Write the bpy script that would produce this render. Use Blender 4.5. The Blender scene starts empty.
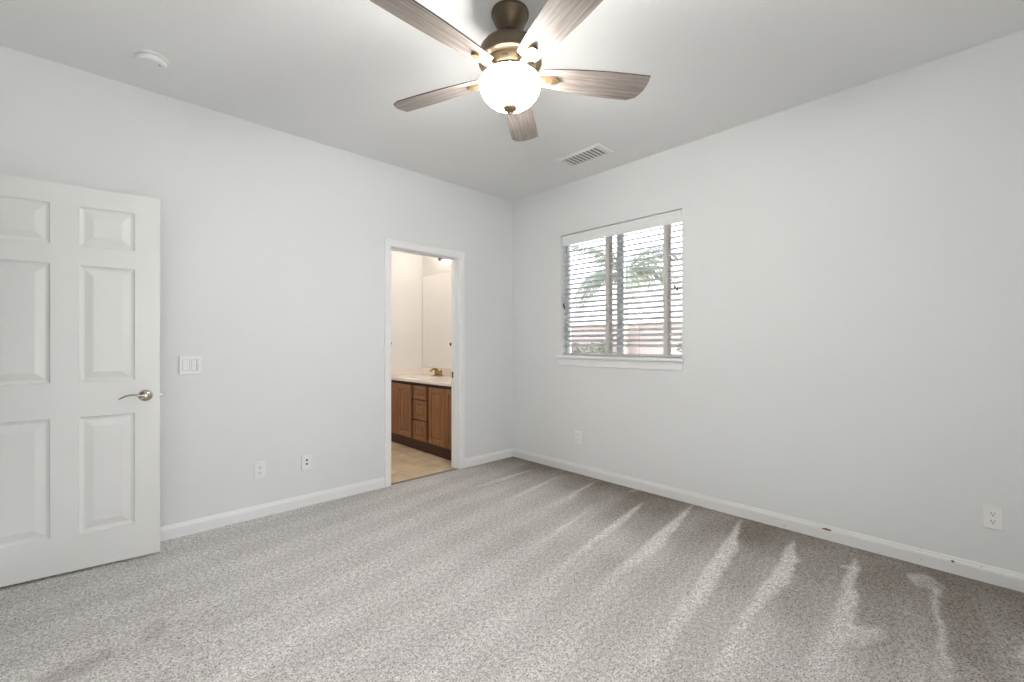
import bpy, bmesh, math, random
import numpy as np
from mathutils import Vector, Matrix

random.seed(7)
C = bpy.context.scene.collection
SC = bpy.context.scene
PI = math.pi

# ---------------------------------------------------------------- camera
cam_d = bpy.data.cameras.new('camera')
cam_d.sensor_fit = 'HORIZONTAL'
cam_d.sensor_width = 36.0
cam_d.lens = 442.5 / 1024 * 36.0
cam_d.shift_y = 3.0 / 1024
cam_d.clip_start = 0.03
cam_d.clip_end = 300
cam = bpy.data.objects.new('camera', cam_d)
C.objects.link(cam)
cam.location = (0, 0, 1.208)
cam.rotation_euler = (PI / 2, 0, math.radians(46.46 - 90))
SC.camera = cam

# ---------------------------------------------------------------- world, sun, added fill lamp, exposure
SC.view_settings.view_transform = 'Standard'
SC.view_settings.look = 'None'
SC.view_settings.gamma = 1.0
SC.view_settings.use_curve_mapping = False
SC.view_settings.exposure = 0.05

world = bpy.data.worlds.new('world')
SC.world = world
world.use_nodes = True
wn = world.node_tree
wn.nodes.clear()
w_out = wn.nodes.new('ShaderNodeOutputWorld')
w_bg = wn.nodes.new('ShaderNodeBackground')
w_bg.inputs['Strength'].default_value = 4.0
w_tc = wn.nodes.new('ShaderNodeTexCoord')
w_sep = wn.nodes.new('ShaderNodeSeparateXYZ')
w_ramp = wn.nodes.new('ShaderNodeValToRGB')
w_ramp.color_ramp.elements[0].position = 0.0
w_ramp.color_ramp.elements[0].color = (0.98, 0.98, 1.0, 1)
w_ramp.color_ramp.elements[1].position = 0.9
w_ramp.color_ramp.elements[1].color = (0.55, 0.70, 1.0, 1)
e_ = w_ramp.color_ramp.elements.new(0.28)
e_.color = (0.87, 0.92, 1.05, 1)
wn.links.new(w_tc.outputs['Generated'], w_sep.inputs[0])
wn.links.new(w_sep.outputs['Z'], w_ramp.inputs[0])
wn.links.new(w_ramp.outputs[0], w_bg.inputs['Color'])
wn.links.new(w_bg.outputs[0], w_out.inputs['Surface'])

def light(name, kind, loc, power, color=(1, 1, 1), **kw):
    d = bpy.data.lights.new(name, kind)
    d.energy = power
    d.color = color
    o = bpy.data.objects.new(name, d)
    o.location = loc
    for k, v in kw.items():
        if k == 'rot':
            o.rotation_euler = v
        elif k == 'target':
            o.rotation_euler = (Vector(v) - Vector(loc)).to_track_quat('-Z', 'Y').to_euler()
        else:
            setattr(d, k, v)
    C.objects.link(o)
    return o

light('sun', 'SUN', (8, -9, 6), 10.0, (1.0, 0.995, 0.985), target=(8 - 7.5, -9 + 12, 6 - 3.6), angle=math.radians(30))   # hazy sun, low beyond the window wall
# added fill lamp behind the camera, brightening the room from an unseen opening
light('unseen_fill_light', 'AREA', (0.10, -0.795, 1.36), 26, (0.955, 0.98, 1.0),
      rot=(PI / 2, 0, 0), shape='RECTANGLE', size=1.16, size_y=1.72)

# ---------------------------------------------------------------- materials
def lin(r, g=None, b=None):
    if g is None:
        g = b = r
    def f(v):
        v /= 255.0
        return v / 12.92 if v <= 0.04045 else ((v + 0.055) / 1.055) ** 2.4
    return (f(r), f(g), f(b), 1.0)

def mat(name, col, rough=0.5, metal=0.0, spec=0.5, emit=None, estr=0.0):
    m = bpy.data.materials.new(name)
    m.use_nodes = True
    b = m.node_tree.nodes['Principled BSDF']
    b.inputs['Base Color'].default_value = col
    b.inputs['Roughness'].default_value = rough
    b.inputs['Metallic'].default_value = metal
    b.inputs['Specular IOR Level'].default_value = spec
    if emit:
        b.inputs['Emission Color'].default_value = emit
        b.inputs['Emission Strength'].default_value = estr
    return m

class NT:
    """short-hand for building node trees"""
    def __init__(self, m):
        self.t = m.node_tree
        self.b = self.t.nodes['Principled BSDF']
    def n(self, typ, **kw):
        nd = self.t.nodes.new(typ)
        for k, v in kw.items():
            if hasattr(nd, k):
                setattr(nd, k, v)
            else:
                nd.inputs[k].default_value = v
        return nd
    def l(self, a, b):
        self.t.links.new(a, b)
    def coord(self, scale=(1, 1, 1), kind='Object', rot=(0, 0, 0)):
        tc = self.n('ShaderNodeTexCoord')
        mp = self.n('ShaderNodeMapping')
        mp.inputs['Scale'].default_value = scale
        mp.inputs['Rotation'].default_value = rot
        self.l(tc.outputs[kind], mp.inputs[0])
        return mp.outputs[0]
    def noise(self, vec, scale, detail=3, rough=0.5, dist=0.0):
        nd = self.n('ShaderNodeTexNoise')
        nd.inputs['Scale'].default_value = scale
        nd.inputs['Detail'].default_value = detail
        nd.inputs['Roughness'].default_value = rough
        nd.inputs['Distortion'].default_value = dist
        self.l(vec, nd.inputs['Vector'])
        return nd.outputs['Fac']
    def ramp(self, fac, stops):
        nd = self.n('ShaderNodeValToRGB')
        cr = nd.color_ramp
        cr.elements[0].position, cr.elements[0].color = stops[0]
        cr.elements[1].position, cr.elements[1].color = stops[-1]
        for p, c in stops[1:-1]:
            e = cr.elements.new(p)
            e.color = c
        self.l(fac, nd.inputs[0])
        return nd.outputs[0]
    def mix(self, fac, a, b, blend='MIX'):
        nd = self.n('ShaderNodeMix', data_type='RGBA', blend_type=blend)
        for s, v in ((nd.inputs['Factor'], fac), (nd.inputs[6], a), (nd.inputs[7], b)):
            if hasattr(v, 'links'):
                self.l(v, s)
            else:
                s.default_value = v
        return nd.outputs[2]
    def bump(self, h, strength=0.3, dist=0.002):
        nd = self.n('ShaderNodeBump')
        nd.inputs['Strength'].default_value = strength
        nd.inputs['Distance'].default_value = dist
        self.l(h, nd.inputs['Height'])
        self.l(nd.outputs[0], self.b.inputs['Normal'])
        return nd

def paint(name, col, rough=0.55, bump=0.12, scale=90):
    m = mat(name, col, rough)
    t = NT(m)
    v = t.coord()
    t.bump(t.noise(v, scale, 3), bump, 0.003)
    return m

M = {}
M['wall'] = paint('wall_paint', lin(233, 234, 233), 0.6, 0.10, 70)
M['ceiling'] = paint('ceiling_paint', lin(245, 245, 244), 0.7, 0.14, 55)
M['bath_wall'] = paint('bathroom_paint', lin(232, 226, 220), 0.6, 0.08, 70)
M['trim'] = mat('trim_paint', lin(244, 244, 244), 0.35)
M['plastic'] = mat('white_plastic', lin(243, 243, 241), 0.35)
M['dark'] = mat('dark_slot', lin(40, 38, 36), 0.6)
M['black'] = mat('black_void', lin(14, 13, 12), 0.8)
M['nickel'] = mat('satin_nickel', lin(190, 182, 170), 0.24, 1.0)
M['brass'] = mat('polished_brass', lin(158, 132, 78), 0.28, 1.0)
M['bronze_trim'] = mat('antique_bronze_small', lin(110, 88, 60), 0.35, 0.9)
M['white_slat'] = mat('blind_white', lin(208, 207, 206), 0.5)
M['tape'] = mat('blind_tape', lin(206, 201, 196), 0.8)
M['tassel'] = mat('tassel_wood', lin(118, 78, 60), 0.5)
M['vinyl'] = mat('window_vinyl', lin(205, 212, 210), 0.4)
M['counter'] = mat('cultured_marble', lin(242, 232, 220), 0.18)
M['grey_gap'] = mat('plate_gap', lin(175, 175, 173), 0.6)

# panel door: painted with a faint embossed wood grain
M['door'] = mat('door_paint', lin(236, 236, 233), 0.38)
t = NT(M['door'])
t.bump(t.noise(t.coord((55, 55, 3.0)), 2.0, 4, 0.6, 1.2), 0.10, 0.002)

# scuffed baseboard
M['base_scuff'] = mat('baseboard_scuffed', lin(236, 235, 233), 0.4)
t = NT(M['base_scuff'])
f = t.noise(t.coord((1, 9, 26)), 3.0, 4, 0.65)
t.l(t.mix(t.ramp(f, [(0.66, (0, 0, 0, 1)), (0.74, (0.7, 0.7, 0.7, 1))]), lin(236, 235, 233), lin(120, 112, 104)),
    t.b.inputs['Base Color'])
M['chip'] = mat('bare_wood_chip', lin(122, 98, 78), 0.8)

# bronze of the fan
M['fan_bronze'] = mat('fan_bronze', lin(86, 74, 58), 0.42, 0.7)
t = NT(M['fan_bronze'])
f = t.noise(t.coord((40, 40, 400)), 1.0, 3)
t.l(t.mix(f, lin(74, 64, 51), lin(98, 85, 67)), t.b.inputs['Base Color'])
M['fan_iron'] = mat('fan_blade_iron', lin(142, 122, 95), 0.38, 0.8)

# weathered grey oak blades, grain along local X
M['blade'] = mat('weathered_oak', lin(150, 140, 132), 0.5)
t = NT(M['blade'])
v = t.coord((1.6, 26, 26))
f1 = t.noise(v, 2.2, 6, 0.62, 0.6)
f2 = t.noise(t.coord((3, 160, 160)), 1.5, 3, 0.6)
c1 = t.ramp(f1, [(0.30, lin(112, 102, 96)), (0.50, lin(150, 140, 133)), (0.72, lin(176, 167, 160))])
t.l(t.mix(t.ramp(f2, [(0.4, (0, 0, 0, 1)), (0.75, (0.5, 0.5, 0.5, 1))]), c1, lin(104, 94, 88)), t.b.inputs['Base Color'])
M['blade_edge'] = mat('blade_edge', lin(70, 58, 48), 0.6)

# lamp glass
M['bowl'] = mat('frosted_bowl', lin(250, 246, 238), 0.3, emit=(1.0, 0.975, 0.945, 1), estr=86)
M['shade'] = mat('vanity_shade', lin(250, 244, 232), 0.3, emit=(1.0, 0.95, 0.89, 1), estr=9)
M['bulb'] = mat('bulb', lin(255, 250, 240), 0.3, emit=(1.0, 0.9, 0.75, 1), estr=10)

# cabinet wood
def cabinet(name, a, b, c, sc=(26, 26, 1.5)):
    m = mat(name, b, 0.42)
    t = NT(m)
    f = t.noise(t.coord(sc), 2.0, 5, 0.6, 0.8)
    t.l(t.ramp(f, [(0.28, a), (0.5, b), (0.75, c)]), t.b.inputs['Base Color'])
    return m
M['oak'] = cabinet('cabinet_oak', lin(112, 72, 42), lin(142, 96, 60), lin(162, 116, 78))
M['oak_shaded'] = cabinet('cabinet_oak_shaded', lin(52, 24, 14), lin(66, 34, 20), lin(80, 44, 28))  # oak darkened so the shadow of gaps and counter sits in the colour

# bathroom tile
M['tile'] = mat('bathroom_tile', lin(190, 165, 130), 0.45)
t = NT(M['tile'])
v = t.coord()
f = t.noise(v, 5.0, 5, 0.6, 0.4)
br = t.n('ShaderNodeTexBrick', offset=0.0)
br.inputs['Scale'].default_value = 1.0
br.inputs['Mortar Size'].default_value = 0.004
br.inputs['Brick Width'].default_value = 0.42
br.inputs['Row Height'].default_value = 0.42
t.l(t.coord((1, 1, 1), rot=(0, 0, 0.0)), br.inputs['Vector'])
tc_ = t.ramp(f, [(0.3, lin(184, 160, 128)), (0.5, lin(208, 186, 154)), (0.72, lin(226, 208, 180))])
t.l(t.mix(br.outputs['Fac'], tc_, lin(178, 156, 126)), t.b.inputs['Base Color'])

# mirror
M['mirror'] = mat('mirror_silver', (0.93, 0.92, 0.9, 1), 0.015, 1.0)

# clear pane: transparent with a fresnel reflection
def glass_mat():
    m = bpy.data.materials.new('window_glass')
    m.use_nodes = True
    nt = m.node_tree
    nt.nodes.clear()
    o = nt.nodes.new('ShaderNodeOutputMaterial')
    mx = nt.nodes.new('ShaderNodeMixShader')
    fr = nt.nodes.new('ShaderNodeFresnel')
    fr.inputs['IOR'].default_value = 1.45
    tr = nt.nodes.new('ShaderNodeBsdfTransparent')
    gl = nt.nodes.new('ShaderNodeBsdfGlossy')
    gl.inputs['Roughness'].default_value = 0.02
    nt.links.new(fr.outputs[0], mx.inputs[0])
    nt.links.new(tr.outputs[0], mx.inputs[1])
    nt.links.new(gl.outputs[0], mx.inputs[2])
    nt.links.new(mx.outputs[0], o.inputs['Surface'])
    return m
M['glass'] = glass_mat()

# carpet: speckled pile; 'nap' sets tone by vacuumed lean plus a painted light falloff
M['carpet'] = mat('carpet_pile', lin(190, 183, 175), 1.0, spec=0.1)
t = NT(M['carpet'])
v = t.coord()
n1 = t.noise(v, 150, 2, 0.6)
n2 = t.noise(v, 52, 3, 0.65)
n3 = t.noise(v, 1.3, 4, 0.55)
at = t.n('ShaderNodeAttribute', attribute_name='nap_and_light')
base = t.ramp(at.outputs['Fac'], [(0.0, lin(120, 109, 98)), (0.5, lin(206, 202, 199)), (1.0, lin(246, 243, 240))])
base = t.mix(t.ramp(n3, [(0.38, (0.0, 0.0, 0.0, 1)), (0.66, (0.35, 0.35, 0.35, 1))]), base, lin(206, 202, 198))
sp = t.ramp(n1, [(0.33, (0.34, 0.32, 0.30, 1)), (0.47, (0.93, 0.93, 0.93, 1)), (0.66, (1.22, 1.22, 1.22, 1))])
sp2 = t.ramp(n2, [(0.32, (0.72, 0.71, 0.70, 1)), (0.62, (1.12, 1.12, 1.12, 1))])
cc = t.mix(1.0, base, sp, 'MULTIPLY')
cc = t.mix(1.0, cc, sp2, 'MULTIPLY')
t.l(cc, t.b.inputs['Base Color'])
ad = t.n('ShaderNodeMath', operation='ADD')
t.l(n1, ad.inputs[0]); t.l(n2, ad.inputs[1])
t.bump(ad.outputs[0], 0.55, 0.008)

# outdoors
M['stucco'] = paint('pink_stucco', lin(206, 186, 178), 0.9, 0.3, 30)
M['cap'] = mat('wall_cap', lin(190, 176, 168), 0.9)
M['ground'] = mat('dry_ground', lin(190, 178, 150), 1.0)
t = NT(M['ground'])
t.l(t.ramp(t.noise(t.coord(), 0.8, 5), [(0.3, lin(150, 150, 110)), (0.7, lin(206, 194, 168))]), t.b.inputs['Base Color'])
def leafmat(name, a, b):
    m = mat(name, a, 0.5)
    t = NT(m)
    t.l(t.mix(t.noise(t.coord(), 3.0, 3), a, b), t.b.inputs['Base Color'])
    return m
M['frond'] = leafmat('palm_frond', lin(104, 112, 94), lin(165, 170, 146))
M['trunk'] = leafmat('palm_trunk', lin(176, 160, 138), lin(206, 192, 172))
M['shrub'] = leafmat('shrub_leaf', lin(74, 84, 62), lin(130, 134, 100))
M['roof'] = mat('tile_roof', lin(176, 140, 126), 0.9)

# ---------------------------------------------------------------- mesh helpers
def obj(name, bm, m, parent=None, smooth=False, autosmooth=None):
    me = bpy.data.meshes.new(name)
    bmesh.ops.recalc_face_normals(bm, faces=bm.faces)
    if smooth:
        for f in bm.faces:
            f.smooth = True
    bm.to_mesh(me)
    bm.free()
    ms = m if isinstance(m, (list, tuple)) else [m]
    for k in ms:
        me.materials.append(k)
    o = bpy.data.objects.new(name, me)
    C.objects.link(o)
    if parent is not None:
        o.parent = parent
    if autosmooth is not None:
        me.set_sharp_from_angle(angle=math.radians(autosmooth))
    return o

def tag(o, label, cat, group=None, kind=None):
    o['label'] = label
    o['category'] = cat
    if group:
        o['group'] = group
    if kind:
        o['kind'] = kind
    return o

def struct(o, label, cat):
    return tag(o, label, cat, None, 'structure')

def thing(name, label, cat, loc=(0, 0, 0), rotz=0.0, group=None):
    o = bpy.data.objects.new(name, None)
    o.empty_display_size = 0.1
    C.objects.link(o)
    o.location = loc
    o.rotation_euler = (0, 0, rotz)
    return tag(o, label, cat, group)

def box(bm, x0, x1, y0, y1, z0, z1, bevel=0.0, seg=2):
    vs = [bm.verts.new((x, y, z)) for z in (z0, z1) for y in (y0, y1) for x in (x0, x1)]
    q = [(0, 2, 3, 1), (4, 5, 7, 6), (0, 1, 5, 4), (2, 6, 7, 3), (0, 4, 6, 2), (1, 3, 7, 5)]
    fs = [bm.faces.new([vs[i] for i in f]) for f in q]
    if bevel > 0:
        es = list({e for f in fs for e in f.edges})
        bmesh.ops.bevel(bm, geom=es, offset=bevel, segments=seg, affect='EDGES', profile=0.5)

def bx(x0, x1, y0, y1, z0, z1, bevel=0.0, seg=2):
    bm = bmesh.new()
    box(bm, x0, x1, y0, y1, z0, z1, bevel, seg)
    return bm

def lathe(bm, prof, n=40, mtx=None, cap0=True, cap1=True):
    """prof: list of (r, z); turned about Z, then placed by mtx"""
    mtx = mtx or Matrix.Identity(4)
    rings = []
    for r, z in prof:
        if r < 1e-6:
            rings.append([bm.verts.new(mtx @ Vector((0, 0, z)))])
        else:
            rings.append([bm.verts.new(mtx @ Vector((r * math.cos(2 * PI * k / n), r * math.sin(2 * PI * k / n), z))) for k in range(n)])
    for a, b in zip(rings, rings[1:]):
        for k in range(n):
            k2 = (k + 1) % n
            if len(a) == 1 and len(b) == 1:
                continue
            if len(a) == 1:
                bm.faces.new((a[0], b[k], b[k2]))
            elif len(b) == 1:
                bm.faces.new((a[k], a[k2], b[0]))
            else:
                bm.faces.new((a[k], a[k2], b[k2], b[k]))
    if cap0 and len(rings[0]) > 2:
        bm.faces.new(rings[0])
    if cap1 and len(rings[-1]) > 2:
        bm.faces.new(rings[-1])

def lt(prof, n=40, mtx=None, cap0=True, cap1=True):
    bm = bmesh.new()
    lathe(bm, prof, n, mtx, cap0, cap1)
    return bm

def tube(bm, pts, radii, n=12, squash=None):
    """round tube through pts; squash=(axis vector, factor) flattens it"""
    pts = [Vector(p) for p in pts]
    if not hasattr(radii, '__len__'):
        radii = [radii] * len(pts)
    rings = []
    up = None
    for i, p in enumerate(pts):
        a = pts[max(i - 1, 0)]
        b = pts[min(i + 1, len(pts) - 1)]
        d = (b - a).normalized()
        if up is None:
            up = Vector((0, 0, 1)) if abs(d.z) < 0.9 else Vector((1, 0, 0))
        s = d.cross(up).normalized()
        up = s.cross(d).normalized()
        ring = []
        for k in range(n):
            o = (s * math.cos(2 * PI * k / n) + up * math.sin(2 * PI * k / n)) * radii[i]
            if squash:
                ax = Vector(squash[0]).normalized()
                o = o - ax * o.dot(ax) * (1 - squash[1])
            ring.append(bm.verts.new(p + o))
        rings.append(ring)
    for a, b in zip(rings, rings[1:]):
        for k in range(n):
            bm.faces.new((a[k], a[(k + 1) % n], b[(k + 1) % n], b[k]))
    bm.faces.new(rings[0])
    bm.faces.new(rings[-1])

def extrude_profile(bm, prof, p0, p1, nrm):
    """prof: (v out of the wall, z) points, run from p0 to p1 along the wall; nrm points into the room"""
    p0, p1, nrm = Vector(p0), Vector(p1), Vector(nrm)
    A = [bm.verts.new(p0 + nrm * v + Vector((0, 0, z))) for v, z in prof]
    B = [bm.verts.new(p1 + nrm * v + Vector((0, 0, z))) for v, z in prof]
    n = len(prof)
    for k in range(n):
        bm.faces.new((A[k], A[(k + 1) % n], B[(k + 1) % n], B[k]))
    bm.faces.new(A)
    bm.faces.new(B)

# ---------------------------------------------------------------- room dimensions
XR, YL, H = 3.296, 3.4525, 2.74          # right wall plane, left wall plane, ceiling
XB, YN = -0.56, -0.75                     # rear wall plane, near wall plane
T = 0.118                                 # wall thickness
YB = YL + T                               # bathroom side of the left wall
DX0, DX1, DZ = 1.855, 2.57, 2.035         # bathroom doorway
WY0, WY1, WZ0, WZ1 = 1.568, 2.779, 1.10, 2.255   # window opening
YF = 5.256                                # far wall of the bathroom
XBATH = 0.90                              # bathroom's opposite wall

# floor with nap attribute ------------------------------------------------
def build_floor():
    x0, x1, y0, y1 = XB, XR, YN, YL
    st = 0.0125
    nx = int(round((x1 - x0) / st)) + 1
    ny = int(round((y1 - y0) / st)) + 1
    xs = np.linspace(x0, x1, nx)
    ys = np.linspace(y0, y1, ny)
    X, Y = np.meshgrid(xs, ys)
    rng = np.random.RandomState(3)
    def smooth_noise(sc, seed):
        r = np.random.RandomState(seed)
        g = r.rand(64, 64)
        u = (X * sc) % 64
        w = (Y * sc) % 64
        i, j = u.astype(int), w.astype(int)
        fu, fw = u - i, w - j
        fu = fu * fu * (3 - 2 * fu)
        fw = fw * fw * (3 - 2 * fw)
        g00 = g[i % 64, j % 64]; g10 = g[(i + 1) % 64, j % 64]
        g01 = g[i % 64, (j + 1) % 64]; g11 = g[(i + 1) % 64, (j + 1) % 64]
        return (g00 * (1 - fu) + g10 * fu) * (1 - fw) + (g01 * (1 - fu) + g11 * fu) * fw
    nA = smooth_noise(3.0, 1) - 0.5
    nB = smooth_noise(9.0, 2) - 0.5
    nC = smooth_noise(26.0, 4) - 0.5
    ang = math.radians(8.3)
    U = X * math.cos(ang) + Y * math.sin(ang)
    V = -X * math.sin(ang) + Y * math.cos(ang)
    # untouched pile darker by the right wall, with room light falloff painted in
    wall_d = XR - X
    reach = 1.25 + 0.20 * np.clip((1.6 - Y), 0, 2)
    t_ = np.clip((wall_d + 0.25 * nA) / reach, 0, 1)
    nap_and_light = 0.08 + 0.46 * t_ * t_ * (3 - 2 * t_) + 0.15 * np.clip((wall_d - 1.3) / 1.4, 0, 1)
    # long vacuum lanes
    lanes = np.sin((V + 0.05 * nA) * 2 * PI / 0.29)
    nap_and_light += 0.050 * np.clip(lanes * 2.0, -1, 1) * np.clip(wall_d / 0.8, 0, 1)
    # wedges and strokes the vacuum head left: floor outline (first point = tip), strength
    WEDGES = [
        ( [(3.27, 1.472), (2.676, 1.421), (2.102, 1.339), (1.76, 1.301), (1.699, 1.244), (2.029, 1.278), (2.453, 1.283), (2.887, 1.388)] , 0.42 ),
        ( [(3.236, 1.115), (2.822, 1.069), (2.162, 0.967), (1.753, 0.917), (1.469, 0.901), (1.537, 0.836), (1.816, 0.857), (2.237, 0.897), (2.748, 0.976), (2.957, 1.042)] , 0.46 ),
        ( [(3.126, 0.78), (2.403, 0.739), (1.882, 0.703), (1.586, 0.688), (1.633, 0.643), (1.913, 0.674), (2.212, 0.68), (2.548, 0.664), (2.863, 0.693)] , 0.48 ),
        ( [(3.054, 1.765), (2.35, 1.668), (2.12, 1.618), (1.697, 1.539), (1.669, 1.486), (2.079, 1.586), (2.312, 1.604), (2.807, 1.683)] , 0.38 ),
        ( [(2.672, 1.957), (2.23, 1.889), (1.804, 1.831), (1.782, 1.785), (2.192, 1.84)] , 0.3 ),
        ( [(3.129, 0.482), (2.551, 0.456), (2.317, 0.442), (1.871, 0.45), (1.953, 0.372), (2.389, 0.372), (2.951, 0.436)] , 0.42 ),
        ( [(2.357, 0.384), (2.471, 0.258), (2.358, 0.259), (2.185, 0.349)] , 0.26 ),
        ( [(2.979, 0.521), (3.03, 0.428), (2.985, 0.426), (2.926, 0.511)] , 0.22 ),
        ( [(3.018, 0.154), (2.652, 0.123), (2.211, 0.093), (2.245, 0.061), (2.669, 0.106), (3.038, 0.135)] , 0.36 ),
        ( [(3.095, 0.251), (3.171, 0.179), (3.077, 0.105), (2.982, 0.143), (2.98, 0.215)] , 0.32 ),
        ( [(2.651, -0.102), (2.776, -0.147), (2.536, -0.134), (2.567, -0.106)] , 0.25 ),
        ( [(3.079, 2.635), (2.667, 2.587), (2.31, 2.532), (2.277, 2.474), (2.624, 2.523)] , 0.3 ),
        ( [(3.1, 2.953), (2.67, 2.966), (2.29, 2.945), (2.264, 2.899), (2.624, 2.889)] , 0.26 ),
        ( [(3.243, 2.321), (2.793, 2.261), (2.38, 2.207), (2.353, 2.153), (2.756, 2.201)] , 0.26 ),
        ( [(3.432, 1.932), (3.3, 1.967), (3.157, 1.983), (3.186, 1.955), (3.29, 1.924)] , 0.2 ),
    ]
    STROKES = [
        ( (0.193, 2.413) , (0.197, 2.304) , 0.03 , -0.22 ),
        ( (0.257, 2.198) , (0.325, 2.101) , 0.018 , -0.2 ),
        ( (0.325, 2.101) , (0.315, 1.922) , 0.03 , -0.18 ),
        ( (-0.104, 2.306) , (0.032, 2.318) , 0.04 , -0.2 ),
        ( (0.421, 2.253) , (0.557, 2.222) , 0.03 , -0.16 ),
        ( (0.154, 2.827) , (0.207, 2.777) , 0.02 , -0.14 ),
    ]
    for poly, s in WEDGES:
        P = np.array(poly)
        xa, xb, ya, yb = P[:, 0].min() - 0.15, P[:, 0].max() + 0.15, P[:, 1].min() - 0.15, P[:, 1].max() + 0.15
        sel = (X > xa) & (X < xb) & (Y > ya) & (Y < yb)
        px = X[sel] + 0.012 * nC[sel] + 0.02 * nB[sel]
        py = Y[sel] + 0.016 * nC[sel] + 0.02 * nB[sel]
        inside = np.zeros(px.shape, bool)
        dist = np.full(px.shape, 9.0)
        n = len(P)
        for i in range(n):
            (x1, y1), (x2, y2) = P[i], P[(i + 1) % n]
            cross = ((y1 > py) != (y2 > py)) & (px < (x2 - x1) * (py - y1) / (y2 - y1 + 1e-12) + x1)
            inside ^= cross
            dx, dy = x2 - x1, y2 - y1
            tt = np.clip(((px - x1) * dx + (py - y1) * dy) / (dx * dx + dy * dy + 1e-12), 0, 1)
            dist = np.minimum(dist, np.hypot(px - x1 - tt * dx, py - y1 - tt * dy))
        sd = np.where(inside, dist, -dist)
        edge = np.clip(sd / 0.022 + 0.5, 0, 1)
        far = np.hypot(P[:, 0] - P[0, 0], P[:, 1] - P[0, 1]).max()
        u = np.hypot(px - P[0, 0], py - P[0, 1]) / far
        nap_and_light[sel] += 1.15 * s * edge * np.clip((1.05 - u) / 0.62, 0, 1) * (1 + 0.5 * nC[sel])
    for (x1, y1), (x2, y2), w, s in STROKES:
        dx, dy = x2 - x1, y2 - y1
        tt = np.clip(((X - x1) * dx + (Y - y1) * dy) / (dx * dx + dy * dy), 0, 1)
        d = np.hypot(X - x1 - tt * dx, Y - y1 - tt * dy) + 0.05 * nC + 0.06 * nB
        nap_and_light += s * np.clip((w - d) / 0.03 + 0.5, 0, 1)
    nap_and_light += 0.10 * nA + 0.05 * nB
    nap_and_light = np.clip(nap_and_light, 0, 1)
    Z = 0.004 * (nap_and_light - 0.5) + 0.002 * nC
    Z[0, :] = Z[-1, :] = 0
    Z[:, 0] = Z[:, -1] = 0
    co = np.stack([X.ravel(), Y.ravel(), Z.ravel()], 1).astype(np.float32)
    idx = np.arange(nx * ny).reshape(ny, nx)
    q = np.stack([idx[:-1, :-1].ravel(), idx[:-1, 1:].ravel(), idx[1:, 1:].ravel(), idx[1:, :-1].ravel()], 1)
    me = bpy.data.meshes.new('floor')
    nf = len(q)
    me.vertices.add(len(co))
    me.vertices.foreach_set('co', co.ravel())
    me.loops.add(nf * 4)
    me.loops.foreach_set('vertex_index', q.ravel().astype(np.int32))
    me.polygons.add(nf)
    me.polygons.foreach_set('loop_start', (np.arange(nf) * 4).astype(np.int32))
    me.update(calc_edges=True)
    a = me.attributes.new('nap_and_light', 'FLOAT', 'POINT')
    a.data.foreach_set('value', nap_and_light.ravel().astype(np.float32))
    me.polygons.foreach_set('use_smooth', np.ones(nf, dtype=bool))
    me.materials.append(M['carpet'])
    o = bpy.data.objects.new('floor', me)
    C.objects.link(o)
    struct(o, 'light taupe carpet with pale vacuum tracks', 'floor')
build_floor()
# carpet runs into the doorway a little
o = obj('floor_doorway', bx(DX0, DX1, YL, YL + 0.045, -0.02, 0.0015), M['carpet'])
struct(o, 'strip of carpet in the bathroom doorway', 'floor')
o = obj('floor_bathroom', bx(XBATH, XR, YL + 0.045, YF, -0.03, -0.006), M['tile'])
struct(o, 'tan stone tile floor of the bathroom', 'floor')

# ceiling: one slab over both rooms
o = obj('ceiling', bx(XB - 1.5, XR + 0.14, YN - 0.12, YF + 0.12, H, H + 0.12), M['ceiling'])
struct(o, 'plain white textured bedroom ceiling', 'ceiling')

# left wall with the bathroom doorway
bm = bmesh.new()
box(bm, XB - 1.5, DX0 - 0.018, YL, YB, -0.03, H)
box(bm, DX1 + 0.018, XR, YL, YB, -0.03, H)
box(bm, DX0 - 0.018, DX1 + 0.018, YL, YB, DZ + 0.018, H)
o = obj('wall_left', bm, M['wall'])
struct(o, 'white wall with the bathroom doorway', 'wall')

# right wall with the window
XO = XR + 0.14
bm = bmesh.new()
box(bm, XR, XO, YN - 0.12, WY0, -0.03, H)
box(bm, XR, XO, WY1, YF + 0.12, -0.03, H)
box(bm, XR, XO, WY0, WY1, -0.03, WZ0 - 0.03)
box(bm, XR, XO, WY0, WY1, WZ1, H)
o = obj('wall_right', bm, M['wall'])
struct(o, 'white wall with the window and blind', 'wall')

# near wall behind the camera with an opening added for the fill lamp
bm = bmesh.new()
ax0, ax1, az0, az1 = -0.50, 0.90, 0.48, 2.24
box(bm, XB, ax0, YN - 0.12, YN, -0.03, H)
box(bm, ax1, XR, YN - 0.12, YN, -0.03, H)
box(bm, ax0, ax1, YN - 0.12, YN, -0.03, az0)
box(bm, ax0, ax1, YN - 0.12, YN, az1, H)
o = obj('wall_near', bm, M['wall'])
struct(o, 'white wall behind the viewpoint with an added opening for the fill lamp', 'wall')
w2 = obj('fill_backing_panel', bx(ax0 + 0.001, ax1 - 0.001, YN - 0.075, YN - 0.060, az0 + 0.001, az1 - 0.001), M['tape'])  # unseen panel added to back the fill lamp
struct(w2, 'added panel closing the opening behind the fill lamp', 'window shade')

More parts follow.
